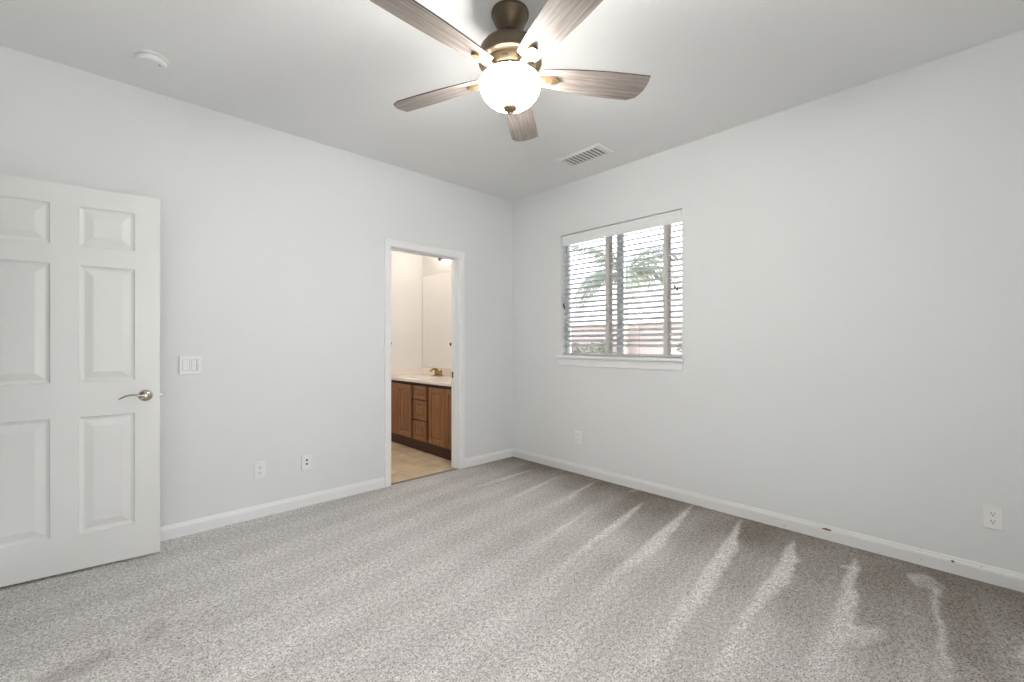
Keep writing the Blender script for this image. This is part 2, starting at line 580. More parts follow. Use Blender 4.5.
# rear wall with the bedroom doorway, and the hall beyond it
bm = bmesh.new()
box(bm, XB - 0.12, XB, YN - 0.12, 2.52, -0.03, H)
box(bm, XB - 0.12, XB, 3.34, YL, -0.03, H)
box(bm, XB - 0.12, XB, 2.52, 3.34, 2.06, H)
o = obj('wall_rear', bm, M['wall'])
struct(o, 'white wall holding the bedroom doorway', 'wall')
bm = bmesh.new()
box(bm, XB - 1.5, XB - 1.38, YN - 0.12, YL, -0.03, H)
box(bm, XB - 1.38, XB - 0.12, YN - 0.12, YN, -0.03, H)
box(bm, XB - 1.38, XB - 0.12, YN, YL, -0.03, 0.0)
o = obj('wall_hall', bm, M['wall'])
struct(o, 'plain hall wall beyond the bedroom doorway', 'wall')

# bathroom walls
o = obj('wall_bathroom_far', bx(XBATH - 0.12, XR, YF, YF + 0.12, -0.03, H), M['bath_wall'])
struct(o, 'cream bathroom wall at the end of the vanity', 'wall')
o = obj('wall_bathroom_side', bx(XBATH - 0.12, XBATH, YB, YF, -0.03, H), M['bath_wall'])
struct(o, 'cream bathroom wall facing the mirror', 'wall')
o = obj('wall_bathroom_mirror', bx(XR - 0.004, XR, YB, YF, -0.006, H), M['bath_wall'])
struct(o, 'cream bathroom wall behind the vanity mirror', 'wall')

# baseboards
BP = [(0, 0), (0.014, 0), (0.014, 0.058), (0.0125, 0.064), (0.0125, 0.067), (0.009, 0.072), (0.007, 0.079), (0.004, 0.0865), (0, 0.0865)]
bm = bmesh.new()
extrude_profile(bm, BP, (XB, YL, 0), (1.790, YL, 0), (0, -1, 0))
extrude_profile(bm, BP, (2.635, YL, 0), (XR - 0.001, YL, 0), (0, -1, 0))
o = obj('baseboard_left', bm, M['trim'])
struct(o, 'white baseboard along the wall with the doorway', 'baseboard')
bm = bmesh.new()
extrude_profile(bm, BP, (XR, YN, 0), (XR, YL - 0.014, 0), (-1, 0, 0))
bsr = obj('baseboard_right', bm, M['base_scuff'])
struct(bsr, 'scuffed white baseboard along the window wall', 'baseboard')
bm = bmesh.new()
for (y, z, ry, rz) in ((0.640, 0.066, 0.024, 0.0055), (0.090, 0.065, 0.007, 0.005)):
    ring = []
    for k in range(14):
        a = 2 * PI * k / 14
        j = 1 + 0.25 * math.sin(3.1 * k)
        ring.append((y + ry * j * math.cos(a), z + rz * j * math.sin(a)))
    A = [bm.verts.new((XR - 0.0146, p, q)) for p, q in ring]
    B = [bm.verts.new((XR - 0.008, p, q)) for p, q in ring]
    for k in range(14):
        bm.faces.new((A[k], A[(k + 1) % 14], B[(k + 1) % 14], B[k]))
    bm.faces.new(A)
    bm.faces.new(B)
ch = obj('paint_chip', bm, M['chip'], bsr)
ch['label'] = 'brown bare-wood chips in the baseboard paint'

# bathroom door casing and jamb ------------------------------------------------
def casing(name, x0, x1, zt, yface, ny, label):
    prof = [(0.004, 0.0), (0.004, 0.010), (0.010, 0.0125), (0.030, 0.0125), (0.036, 0.016), (0.052, 0.0175), (0.061, 0.016), (0.065, 0.011), (0.065, 0.0)]
    bm = bmesh.new()
    rows = []
    for u, v in prof:
        y = yface + ny * v
        rows.append([bm.verts.new(p) for p in ((x0 - u, y, 0), (x0 - u, y, zt + u), (x1 + u, y, zt + u), (x1 + u, y, 0))])
    n = len(rows)
    for i in range(n):
        a, b = rows[i], rows[(i + 1) % n]
        for k in range(3):
            bm.faces.new((a[k], a[k + 1], b[k + 1], b[k]))
    bm.faces.new([r[0] for r in rows])
    bm.faces.new([r[3] for r in rows])
    o = obj(name, bm, M['trim'])
    struct(o, label, 'door trim')
    return o
tr = casing('trim_1', DX0, DX1, DZ, YL, -1, 'white moulded casing around the bathroom doorway')
bm = bmesh.new()
g = 0.0005
box(bm, DX0 - 0.0175, DX0, YL + g, YB - g, -0.004, DZ)
box(bm, DX1, DX1 + 0.0175, YL + g, YB - g, -0.004, DZ)
box(bm, DX0 - 0.0175, DX1 + 0.0175, YL + g, YB - g, DZ, DZ + 0.0175)
obj('jamb', bm, M['trim'], tr)
bm = bmesh.new()
ys0, ys1 = YL + 0.034, YL + 0.072
box(bm, DX0, DX0 + 0.011, ys0, ys1, 0.0, DZ, 0.003)
box(bm, DX1 - 0.011, DX1, ys0, ys1, 0.0, DZ, 0.003)
box(bm, DX0 + 0.011, DX1 - 0.011, ys0, ys1, DZ - 0.011, DZ, 0.003)
obj('door_stop', bm, M['trim'], tr)
bm = bmesh.new()
box(bm, DX1 - 0.0015, DX1, YB - 0.031, YB - 0.006, 0.875, 0.935, 0.0006, 1)
sp_ = obj('strike_plate', bm, M['bronze_trim'], tr)
sp_['label'] = 'dark bronze strike plate'

# ---------------------------------------------------------------- bedroom door (six panels), open against the left wall
def panel_door(name, w, h, th):
    """local frame: x from the hinge (0) to the free edge (w), front face at y=0 facing -y, z up"""
    px = [0.110, 0.335, 0.442, 0.667]
    x_edges = [0.0, w - px[3], w - px[2], w - px[1], w - px[0], w]
    z_edges = [0.0, 0.190, 0.806, 0.990, 1.610, 1.712, 1.922, h]
    bm = bmesh.new()
    def face_side(y, s):
        vs = {}
        def V(x, z, d=0.0):
            k = (round(x, 5), round(z, 5), round(d, 5))
            if k not in vs:
                vs[k] = bm.verts.new((x, y + s * d, z))
            return vs[k]
        for i in range(5):
            for j in range(7):
                xa, xb, za, zb = x_edges[i], x_edges[i + 1], z_edges[j], z_edges[j + 1]
                if i in (1, 3) and j in (1, 3, 5):
                    steps = [(0.0, 0.0), (0.004, 0.006), (0.014, 0.0105), (0.020, 0.0110), (0.052, 0.0025), (0.056, 0.0018)]
                    for (a, d), (a2, d2) in zip(steps, steps[1:]):
                        o4 = [(xa + a, za + a), (xb - a, za + a), (xb - a, zb - a), (xa + a, zb - a)]
                        i4 = [(xa + a2, za + a2), (xb - a2, za + a2), (xb - a2, zb - a2), (xa + a2, zb - a2)]
                        for k in range(4):
                            k2 = (k + 1) % 4
                            bm.faces.new((V(*o4[k], d), V(*o4[k2], d), V(*i4[k2], d2), V(*i4[k], d2)))
                    a, d = steps[-1]
                    bm.faces.new((V(xa + a, za + a, d), V(xb - a, za + a, d), V(xb - a, zb - a, d), V(xa + a, zb - a, d)))
                else:
                    bm.faces.new((V(xa, za), V(xb, za), V(xb, zb), V(xa, zb)))
        return V
    V0 = face_side(0.0, 1)
    V1 = face_side(th, -1)
    for e in (x_edges, ):
        for a, b in zip(e, e[1:]):
            for z in (0.0, h):
                bm.faces.new((V0(a, z), V0(b, z), V1(b, z), V1(a, z)))
    for a, b in zip(z_edges, z_edges[1:]):
        for x in (0.0, w):
            bm.faces.new((V0(x, a), V0(x, b), V1(x, b), V1(x, a)))
    return obj(name, bm, M['door'])

DW, DH, DT = 0.777, 2.027, 0.035
free = Vector((0.2855, 3.2382))
hd = Vector((0.9947, -0.1025)).normalized()
hinge = free - hd * DW
door = panel_door('door_1', DW, DH, DT)
door.location = (hinge.x, hinge.y, 0.015)
door.rotation_euler = (0, 0, math.atan2(hd.y, hd.x))
struct(door, 'open white six-panel door with a nickel lever', 'door')
# lever set on the visible face (and its twin behind)
hz, hx = 0.902, DW - 0.064
def lever(parent, side):
    s = -1 if side == 'front' else 1
    y0 = 0.0 if side == 'front' else DT
    r = Matrix.Translation((hx, y0, hz)) @ Matrix.Rotation(PI / 2 * (1 if s < 0 else -1), 4, 'X')
    rose = obj('door_handle', lt([(0.0315, 0.0), (0.0325, 0.002), (0.0315, 0.006), (0.026, 0.011), (0.017, 0.0145), (0.0125, 0.018), (0.0115, 0.034), (0.0115, 0.044), (0.0095, 0.0475), (0.0, 0.049)], 36, r), M['nickel'], parent, True, 40)
    bm = bmesh.new()
    P, R = [], []
    for k in range(15):
        u = k / 14
        x = hx - 0.004 - 0.108 * u
        z = hz + 0.0 + 0.010 * math.sin(u * PI * 0.95) - 0.020 * max(0, u - 0.55) ** 1.4 * 2.0
        y = y0 + s * (0.040 + 0.006 * math.sin(u * PI) - 0.006 * u * u)
        P.append((x, y, z))
        R.append(0.0095 - 0.0050 * u if u < 0.97 else 0.003)
    tube(bm, P, R, 12, ((0, 0, 1), 0.75))
    lv = obj('lever', bm, M['nickel'], rose, True)
    return rose
ro = lever(door, 'front')
ro['label'] = 'satin nickel rose with a curved lever'
lever(door, 'back')
bm = bmesh.new()
box(bm, DW - 0.001, DW + 0.0012, DT / 2 - 0.0125, DT / 2 + 0.0125, hz - 0.028, hz + 0.028, 0.0005, 1)
box(bm, DW, DW + 0.011, DT / 2 - 0.006, DT / 2 + 0.006, hz - 0.007, hz + 0.009, 0.002)
la = obj('latch', bm, M['nickel'], door)
la['label'] = 'nickel latch bolt on the door edge'
for z in (0.25, 1.02, 1.78):
    bm = bmesh.new()
    lathe(bm, [(0.006, z - 0.045), (0.006, z + 0.045)], 12, Matrix.Translation((-0.004, DT + 0.004, 0)))
    box(bm, -0.0015, 0.0, DT - 0.032, DT, z - 0.044, z + 0.044)
    obj('hinge', bm, M['nickel'], door)

# ---------------------------------------------------------------- window
win = thing('window_1', 'white framed sliding window behind the blind', 'window', (XR, (WY0 + WY1) / 2, WZ0))
win['kind'] = 'structure'
wy0, wy1 = WY0 - win.location.y, WY1 - win.location.y
hh = WZ1 - WZ0
xf0, xf1 = 0.075, 0.130
bm = bmesh.new()
fw = 0.022
box(bm, xf0, xf1, wy0, wy0 + fw, 0, hh)
box(bm, xf0, xf1, wy1 - fw, wy1, 0, hh)
box(bm, xf0, xf1, wy0 + fw, wy1 - fw, 0, fw)
box(bm, xf0, xf1, wy0 + fw, wy1 - fw, hh - fw, hh)
obj('window_frame', bm, M['vinyl'], win)
bm = bmesh.new()
box(bm, xf0 + 0.004, xf1 - 0.004, -0.030, 0.030, fw, hh - fw, 0.003)
mu = obj('meeting_stile', bm, M['vinyl'], win)
bm = bmesh.new()
box(bm, xf0 - 0.014, xf0 + 0.004, -0.012, 0.012, 0.50, 0.58, 0.004)
obj('latch', bm, M['vinyl'], mu)
for a, b, x in ((wy0 + fw, -0.030, 0.098), (0.030, wy1 - fw, 0.108)):
    obj('pane', bx(x, x + 0.004, a, b, fw, hh - fw), M['glass'], win)
# stool and apron
bm = bmesh.new()
box(bm, -0.030, xf0, wy0 + 0.001, wy1 - 0.001, -0.028, 0.0, 0.0)
box(bm, -0.032, -0.0005, wy0 - 0.018, wy1 + 0.036, -0.028, 0.0, 0.006)
ws = obj('window_sill', bm, M['trim'], win)
bm = bmesh.new()
box(bm, -0.014, -0.0005, wy0 - 0.010, wy1 + 0.028, -0.099, -0.028, 0.004)
obj('apron', bm, M['trim'], ws)

# ---------------------------------------------------------------- blind
bl = thing('window_blind', 'white horizontal slat blind hanging in the window, slats half open', 'window blind', (XR, (WY0 + WY1) / 2, WZ0))
by0, by1 = wy0 + 0.006, wy1 - 0.006
bm = bmesh.new()
box(bm, 0.008, 0.020, by0 - 0.002, by1 + 0.002, hh - 0.102, hh - 0.005, 0.004)
box(bm, 0.005, 0.022, by0 - 0.002, by1 + 0.002, hh - 0.032, hh - 0.018, 0.004)
obj('valance', bm, M['plastic'], bl)
obj('headrail', bx(0.022, 0.070, by0, by1, hh - 0.050, hh - 0.004, 0.002), M['plastic'], bl)
pitch = 0.0452
zs = []
z = hh - 0.112
while z > 0.062:
    zs.append(z)
    z -= pitch
tilt = math.radians(27)
bm = bmesh.new()
xc = 0.046
for z in zs:
    # slightly crowned slat, room edge low
    prof = []
    for k in range(5):
        u = -1 + 2 * k / 4
        a, b = 0.0250 * u, 0.0014 * (1 - u * u)
        prof.append((a, b))
    top = [(xc + a * math.cos(tilt) - (b + 0.0013) * math.sin(tilt), z + a * math.sin(tilt) + (b + 0.0013) * math.cos(tilt)) for a, b in prof]
    bot = [(xc + a * math.cos(tilt) - (b - 0.0013) * math.sin(tilt), z + a * math.sin(tilt) + (b - 0.0013) * math.cos(tilt)) for a, b in prof]
    loop = top + bot[::-1]
    A = [bm.verts.new((x, by0, q)) for x, q in loop]
    B = [bm.verts.new((x, by1, q)) for x, q in loop]
    n = len(loop)
    for k in range(n):
        bm.faces.new((A[k], A[(k + 1) % n], B[(k + 1) % n], B[k]))
    bm.faces.new(A)
    bm.faces.new(B)
obj('slats', bm, M['white_slat'], bl)
zb = 0.004
obj('bottom_rail', bx(xc - 0.025, xc + 0.025, by0, by1, zb, zb + 0.020, 0.004), M['white_slat'], bl)
for yw in (2.262, 1.713):
    y = yw - bl.location.y
    bm = bmesh.new()
    box(bm, xc - 0.0275, xc - 0.0262, y - 0.020, y + 0.020, zb, hh - 0.05)
    box(bm, xc + 0.0262, xc + 0.0275, y - 0.020, y + 0.020, zb, hh - 0.05)
    obj('ladder_tape', bm, M['tape'], bl)
def cord(y, zt, ztip, w=0.0012):
    bm = bmesh.new()
    tube(bm, [(0.014, y, zt), (0.0125, y, (zt + ztip) / 2), (0.012, y, ztip)], w, 8)
    c = obj('cord', bm, M['tape'], bl)
    m = Matrix.Translation((0.012, y, ztip))
    tz = obj('tassel', lt([(0.002, 0.004), (0.004, 0.0), (0.0075, -0.012), (0.0085, -0.026), (0.006, -0.031), (0.0, -0.031)], 14, m), M['tassel'], c, True)
    tz['label'] = 'brown wooden cord tassel'
zt = hh - 0.085
cord(1.632 - bl.location.y, zt, 0.572)
cord(1.612 - bl.location.y, zt, 0.552)
cord(2.748 - bl.location.y, zt, 0.478)
cord(2.758 - bl.location.y, zt, 0.500)

# ---------------------------------------------------------------- ceiling fan
FX, FY = 1.4057, 1.4922
fan = thing('ceiling_fan', 'bronze five-blade ceiling fan with a lit frosted glass bowl', 'ceiling fan', (FX, FY, H))
def zl(z):
    return z - H
obj('canopy', lt([(0.086, 0.0), (0.087, -0.004), (0.087, -0.013), (0.082, -0.018), (0.080, -0.024), (0.075, -0.040), (0.065, -0.060), (0.052, -0.077), (0.043, -0.086), (0.040, -0.091), (0.034, -0.092), (0.033, -0.086)], 48), M['fan_bronze'], fan, True, 35)
obj('downrod', lt([(0.026, -0.080), (0.027, -0.094), (0.022, -0.106), (0.014, -0.112), (0.014, zl(2.595)), (0.020, zl(2.592))], 32), M['fan_bronze'], fan, True, 40)
obj('motor_housing', lt([(0.030, zl(2.598)), (0.060, zl(2.600)), (0.098, zl(2.596)), (0.124, zl(2.583)), (0.138, zl(2.565)), (0.144, zl(2.540)), (0.146, zl(2.515)), (0.146, zl(2.506)), (0.140, zl(2.502)), (0.120, zl(2.498)), (0.0, zl(2.497))], 64), M['fan_bronze'], fan, True, 35)
# slotted flywheel ring below the motor
fl = obj('flywheel', lt([(0.118, zl(2.498)), (0.118, zl(2.488)), (0.110, zl(2.466)), (0.104, zl(2.460)), (0.0, zl(2.460))], 60), M['fan_iron'], fan, True, 35)
for k in range(10):
    a = 2 * PI * (k + 0.5) / 10 + 0.3
    m = Matrix.Rotation(a, 4, 'Z') @ Matrix.Translation((0.1145, 0, zl(2.478))) @ Matrix.Rotation(math.radians(20), 4, 'Y')
    b2 = bmesh.new()
    box(b2, -0.004, 0.0012, -0.014, 0.014, -0.004, 0.004, 0.0015, 1)
    b2.transform(m)
    obj('vent_slot', b2, M['dark'], fl)
obj('light_fitter', lt([(0.062, zl(2.460)), (0.064, zl(2.452)), (0.090, zl(2.448)), (0.118, zl(2.443)), (0.1245, zl(2.438)), (0.1245, zl(2.432)), (0.0, zl(2.431))], 48), M['fan_iron'], fan, True, 35)
# blade with its iron: built once, copied four times
def blade_mesh():
    bm = bmesh.new()
    r0, r1, th = 0.150, 0.660, 0.0055
    up, lo = [], []
    n = 26
    for k in range(n + 1):
        u = k / n
        x = r0 + (r1 - r0) * u
        w = 0.046 + 0.032 * math.sin(min(u * 1.25, 1.0) * PI / 2) ** 0.8
        up.append([x, w])
        lo.append([x, -w])
    outline = []
    # trailing side (-y) runs to the tip, leading side (+y) is rounded off
    root = [(r0 - 0.012, 0.020), (r0 - 0.012, -0.020)]
    for x, y in lo:
        outline.append((x, y))
    cy = []
    for k in range(1, 10):
        a = k / 10
        cy.append((r1 + 0.012 * math.sin(a * PI * 0.9) - 0.030 * a ** 2.2, -0.078 + 0.150 * a))
    outline += cy
    for x, y in reversed(up):
        if x > r1 - 0.045:
            continue
        outline.append((x, y))
    outline += root
    A = [bm.verts.new((x, y, th / 2)) for x, y in outline]
    B = [bm.verts.new((x, y, -th / 2)) for x, y in outline]
    f1 = bm.faces.new(A)
    f2 = bm.faces.new(B[::-1])
    k = len(outline)
    for i in range(k):
        f = bm.faces.new((A[i], A[(i + 1) % k], B[(i + 1) % k], B[i]))
        f.material_index = 1
    return bm
def iron_mesh():
    bm = bmesh.new()
    # arm from the flywheel, then a rounded pad under the blade root
    prof = [(0.092, 0.017), (0.150, 0.016), (0.190, 0.020), (0.210, 0.021), (0.222, 0.017), (0.229, 0.009), (0.231, 0.0)]
    ring = [(x, y) for x, y in prof] + [(x, -y) for x, y in reversed(prof[:-1])]
    zt = [-0.003] * len(ring)
    A = [bm.verts.new((x, y, -0.0028)) for x, y in ring]
    B = [bm.verts.new((x, y * 0.9, -0.016)) for x, y in ring]
    k = len(ring)
    bm.faces.new(A)
    bm.faces.new(B[::-1])
    for i in range(k):
        bm.faces.new((A[i], A[(i + 1) % k], B[(i + 1) % k], B[i]))
    for (x, y) in ((0.165, 0.0), (0.196, 0.011), (0.196, -0.011)):
        lathe(bm, [(0.0042, -0.016), (0.0042, -0.0175), (0.002, -0.019), (0.0, -0.019)], 10, Matrix.Translation((x, y, 0)))
    return bm
b0 = obj('blade', blade_mesh(), [M['blade'], M['blade_edge']], fan)
i0 = obj('blade_iron', iron_mesh(), M['fan_iron'], b0, False)
first = math.radians(10.0) + math.radians(46.46 - 90)      # angle of the blade that points to the right
pit = math.radians(-13)
bmesh_shared = b0.data
for k in range(5):
    if k == 0:
        b = b0
    else:
        b = b0.copy(); C.objects.link(b); b.parent = fan
        i = i0.copy(); C.objects.link(i); i.parent = b
    b.matrix_local = Matrix.Translation((0, 0, zl(2.456))) @ Matrix.Rotation(first + k * 2 * PI / 5, 4, 'Z') @ Matrix.Rotation(pit, 4, 'X')
# glass bowl, open at the top
outer = [(0.130, 2.432), (0.137, 2.426), (0.140, 2.412), (0.1395, 2.397), (0.135, 2.379), (0.125, 2.358), (0.109, 2.339), (0.087, 2.322), (0.062, 2.310), (0.035, 2.304), (0.010, 2.303)]
inner = [(r - 0.004 if r > 0.02 else r, z + 0.004) for r, z in reversed(outer)]
gb = obj('glass_bowl', lt([(r, zl(z)) for r, z in outer + inner], 64, None, False, False), M['bowl'], fan, True)
gb['label'] = 'glowing frosted glass light bowl'
obj('finial', lt([(0.004, zl(2.312)), (0.033, zl(2.309)), (0.034, zl(2.304)), (0.030, zl(2.294)), (0.018, zl(2.284)), (0.007, zl(2.279)), (0.007, zl(2.273)), (0.004, zl(2.269)), (0.0, zl(2.268))], 32), M['fan_iron'], fan, True, 40)
obj('center_rod', lt([(0.004, zl(2.295)), (0.004, zl(2.430))], 12), M['fan_iron'], fan, True)
for k in range(3):
    a = 2 * PI * k / 3 + 0.4
    m = Matrix.Translation((0.065 * math.cos(a), 0.065 * math.sin(a), 0))
    obj('bulb', lt([(0.0, zl(2.352)), (0.012, zl(2.355)), (0.021, zl(2.368)), (0.023, zl(2.382)), (0.017, zl(2.400)), (0.012, zl(2.412)), (0.012, zl(2.4305))], 20, m), M['bulb'], fan, True)
fl_ = light('fan_light', 'POINT', (FX, FY, 2.395), 10.0, (1.0, 0.965, 0.92), shadow_soft_size=0.03)

# ---------------------------------------------------------------- smoke detector, ceiling vent
sd = thing('smoke_detector', 'round white smoke detector on the ceiling above the door', 'smoke detector', (0.235, 3.045, H))
obj('base', lt([(0.074, 0.0), (0.074, -0.007), (0.070, -0.010), (0.0, -0.010)], 48), M['plastic'], sd, True, 35)
bm = lt([(0.060, -0.010), (0.060, -0.013), (0.064, -0.015), (0.064, -0.028), (0.058, -0.035), (0.030, -0.037), (0.0, -0.037)], 48)
cv = obj('cover', bm, M['plastic'], sd, True, 35)
obj('test_button', lt([(0.006, -0.0365), (0.006, -0.039), (0.0, -0.039)], 16, Matrix.Translation((0.030, -0.022, 0))), M['grey_gap'], sd, True, 35)

vx0, vx1, vy0, vy1 = 2.805, 3.015, 1.993, 2.413
vt = thing('ceiling_vent', 'white rectangular louvred air vent in the ceiling near the window', 'air vent', ((vx0 + vx1) / 2, (vy0 + vy1) / 2, H))
a, b = (vx1 - vx0) / 2, (vy1 - vy0) / 2
ia, ib = a - 0.026, b - 0.030
bm = bmesh.new()
rows = []
for (ra, rb, z) in ((a, b, 0.0), (a, b, -0.003), (a - 0.008, b - 0.008, -0.009), (ia, ib, -0.011), (ia, ib, 0.0)):
    rows.append([bm.verts.new(p) for p in ((-ra, -rb, z), (ra, -rb, z), (ra, rb, z), (-ra, rb, z))])
for p, q in zip(rows, rows[1:]):
    for k in range(4):
        bm.faces.new((p[k], p[(k + 1) % 4], q[(k + 1) % 4], q[k]))
obj('frame', bm, M['plastic'], vt)
obj('backing', bx(-ia, ia, -ib, ib, -0.0018, -0.0003), M['dark'], vt)
bm = bmesh.new()
nl = 10
for k in range(nl):
    y = -ib + 2 * ib * (k + 0.5) / nl
    b2 = bmesh.new()
    box(b2, -ia, ia, -0.0084, 0.0084, -0.0008, 0.0008)
    b2.transform(Matrix.Translation((0, y, -0.0065)) @ Matrix.Rotation(math.radians(-18), 4, 'X'))
    tmp = bpy.data.meshes.new('tmp')
    b2.to_mesh(tmp); b2.free()
    bm.from_mesh(tmp); bpy.data.meshes.remove(tmp)
obj('louvres', bm, mat('vent_louvre', lin(225, 225, 222), 0.5), vt)

# ---------------------------------------------------------------- wall plates (local: x right, y out of the wall (-y), z up)
def plate(name, label, cat, loc, rotz, w=0.072, h=0.117, th=0.0065):
    # a thicker plate stands further off the wall: everything on it moves out by the same amount
    n_ = Vector((math.sin(rotz), -math.cos(rotz), 0)) * (th - 0.0065)
    r = thing(name, label, cat, Vector(loc) + n_, rotz)
    obj('cover_plate', bx(-w / 2, w / 2, -0.0065, th - 0.0065, -h / 2, h / 2, 0.0035), M['plastic'], r)
    return r
def duplex(root):
    for dz in (0.0195, -0.0195):
        bm = bmesh.new()
        pts = []
        for k in range(28):
            t_ = 2 * PI * k / 28
            x, z = 0.0172 * math.cos(t_), 0.0172 * math.sin(t_)
            z = max(-0.0140, min(0.0140, z))
            pts.append((x, z))
        A = [bm.verts.new((x, -0.006, z + dz)) for x, z in pts]
        B = [bm.verts.new((x, -0.0082, z + dz)) for x, z in pts]
        bm.faces.new(A); bm.faces.new(B)
        for k in range(28):
            bm.faces.new((A[k], A[(k + 1) % 28], B[(k + 1) % 28], B[k]))
        rc = obj('receptacle', bm, M['plastic'], root)
        bm = bmesh.new()
        box(bm, -0.0075, -0.0050, -0.0086, -0.0070, dz - 0.0005, dz + 0.0085)
        box(bm, 0.0050, 0.0072, -0.0086, -0.0070, dz + 0.0005, dz + 0.0080)
        lathe(bm, [(0.0028, 0.0070), (0.0028, 0.0086)], 14, Matrix.Translation((0, 0, dz - 0.0072)) @ Matrix.Rotation(PI / 2, 4, 'X'))
        obj('slots', bm, M['dark'], rc)
    obj('screw', lt([(0.0026, 0.006), (0.0026, 0.0075), (0.0, 0.0078)], 12, Matrix.Rotation(PI / 2, 4, 'X')), M['plastic'], root)

p1 = plate('wall_outlet', 'white duplex outlet low on the doorway wall, nearer the open door', 'outlet', (0.850, YL, 0.330), 0, th=0.013)
duplex(p1)
p2 = plate('cable_jack_plate', 'white cover plate with two dark jacks between the outlet and bathroom doorway', 'wall plate', (1.162, YL, 0.328), 0, th=0.013)
for dz in (0.016, -0.012):
    bm = lt([(0.0072, 0.0060), (0.0072, 0.0085), (0.0052, 0.0085), (0.0052, 0.0125), (0.0, 0.0125)], 18, Matrix.Translation((0.0, 0, dz)) @ Matrix.Rotation(PI / 2, 4, 'X'))
    obj('jack', bm, M['dark'], p2)
for dz in (0.045, -0.045):
    obj('screw', lt([(0.0028, 0.006), (0.0028, 0.0075), (0.0, 0.0078)], 12, Matrix.Translation((0, 0, dz)) @ Matrix.Rotation(PI / 2, 4, 'X')), M['plastic'], p2)
p3 = plate('wall_outlet', 'white outlet below the window, near the room corner', 'outlet', (XR, 2.572, 0.338), -PI / 2, 0.070, 0.114)
obj('receptacle', bx(-0.0165, 0.0165, -0.0085, -0.006, -0.033, 0.033, 0.001), M['plastic'], p3)
bm = bmesh.new()
box(bm, -0.0185, 0.0185, -0.0068, -0.0064, -0.035, 0.035)
obj('insert_gap', bm, M['grey_gap'], p3)
for dz in (0.017, -0.017):
    bm = bmesh.new()
    box(bm, -0.0075, -0.0050, -0.0089, -0.0075, dz - 0.002, dz + 0.006)
    box(bm, 0.0050, 0.0072, -0.0089, -0.0075, dz - 0.002, dz + 0.006)
    obj('slots', bm, M['dark'], p3)
p4 = plate('wall_outlet', 'white duplex outlet low on the window wall, at the far right', 'outlet', (XR, -0.053, 0.333), -PI / 2, 0.070, 0.114)
duplex(p4)

sw = plate('light_switch', 'white two-gang rocker and dimmer switch plate beside the open door', 'light switch', (0.456, YL, 1.074), 0, 0.118, 0.117, 0.013)
obj('insert_gap', bx(-0.0415, -0.0045, -0.0068, -0.006, -0.035, 0.035), M['grey_gap'], sw)
bm = bmesh.new()
pts = [(-0.0062, -0.0333), (-0.0125, -0.0333), (-0.0080, 0.0), (-0.0072, 0.0333), (-0.0062, 0.0333)]
A = [bm.verts.new((-0.0395, y, z)) for y, z in pts]
B = [bm.verts.new((-0.0065, y, z)) for y, z in pts]
for k in range(5):
    bm.faces.new((A[k], A[(k + 1) % 5], B[(k + 1) % 5], B[k]))
bm.faces.new(A); bm.faces.new(B)
obj('rocker', bm, M['plastic'], sw)
obj('insert_gap', bx(0.0045, 0.0415, -0.0068, -0.006, -0.035, 0.035), M['grey_gap'], sw)
bm = bmesh.new()
box(bm, 0.0062, 0.0300, -0.0095, -0.0063, -0.0333, 0.0333, 0.001)
box(bm, 0.0345, 0.0400, -0.0085, -0.0063, -0.0333, 0.0333)
dm = obj('dimmer', bm, M['plastic'], sw)
obj('slider', bx(0.0335, 0.0410, -0.0115, -0.0080, 0.004, 0.013, 0.001), M['plastic'], dm)

# ---------------------------------------------------------------- bathroom: vanity
VX, VY0, VY1 = 2.655, YB + 0.003, YF - 0.004
VBK = XR - 0.006
va = thing('vanity_cabinet', 'brown oak bathroom vanity with raised-panel doors and three drawers', 'cabinet', (2.70, 4.40, -0.006))
def L(x, y, z):
    return x - 2.70, y - 4.40, z + 0.006
def lbox(bm, x0, x1, y0, y1, z0, z1, bev=0.0):
    a = L(x0, y0, z0); b = L(x1, y1, z1)
    box(bm, a[0], b[0], a[1], b[1], a[2], b[2], bev)
bm = bmesh.new()
lbox(bm, 2.740, 2.758, VY0, VY1, 0.10, 0.772)       # face set back behind the fronts, gap shadow put into its colour
lbox(bm, 2.758, VBK, VY0, VY0 + 0.018, 0.0, 0.772)
lbox(bm, 2.758, VBK, VY1 - 0.018, VY1, 0.0, 0.772)
lbox(bm, 2.758, VBK, VY0 + 0.018, VY1 - 0.018, 0.10, 0.118)
lbox(bm, 2.675, 2.740, VY0, VY1, 0.747, 0.772)      # top rail
lbox(bm, 2.675, 2.740, VY0, VY1, 0.100, 0.127)      # bottom rail
obj('body', bm, M['oak_shaded'], va)
bm = bmesh.new()
lbox(bm, 2.712, 2.740, VY0, VY1, -0.005, 0.100)
obj('toe_kick', bm, M['oak_shaded'], va)
def front(y0, y1, z0, z1, rail):
    """raised-panel front facing -X"""
    bm = bmesh.new()
    steps = [(0.0, 0.0), (0.004, -0.003), (rail, -0.003), (rail + 0.004, 0.009), (rail + 0.010, 0.011), (rail + 0.034, 0.001), (rail + 0.036, 0.0)]
    m = min(y1 - y0, z1 - z0) / 2 - 0.004
    steps = [(min(a, m), d) for a, d in steps]
    rows = []
    back = [(2.674, y0, z0), (2.674, y1, z0), (2.674, y1, z1), (2.674, y0, z1)]
    rows.append([bm.verts.new(L(*p)) for p in back])
    for a, d in steps:
        x = VX + d
        rows.append([bm.verts.new(L(x, p, q)) for p, q in ((y0 + a, z0 + a), (y1 - a, z0 + a), (y1 - a, z1 - a), (y0 + a, z1 - a))])
    for p, q in zip(rows, rows[1:]):
        for k in range(4):
            bm.faces.new((p[k], p[(k + 1) % 4], q[(k + 1) % 4], q[k]))
    bm.faces.new(rows[0])
    bm.faces.new(rows[-1])
    return bm
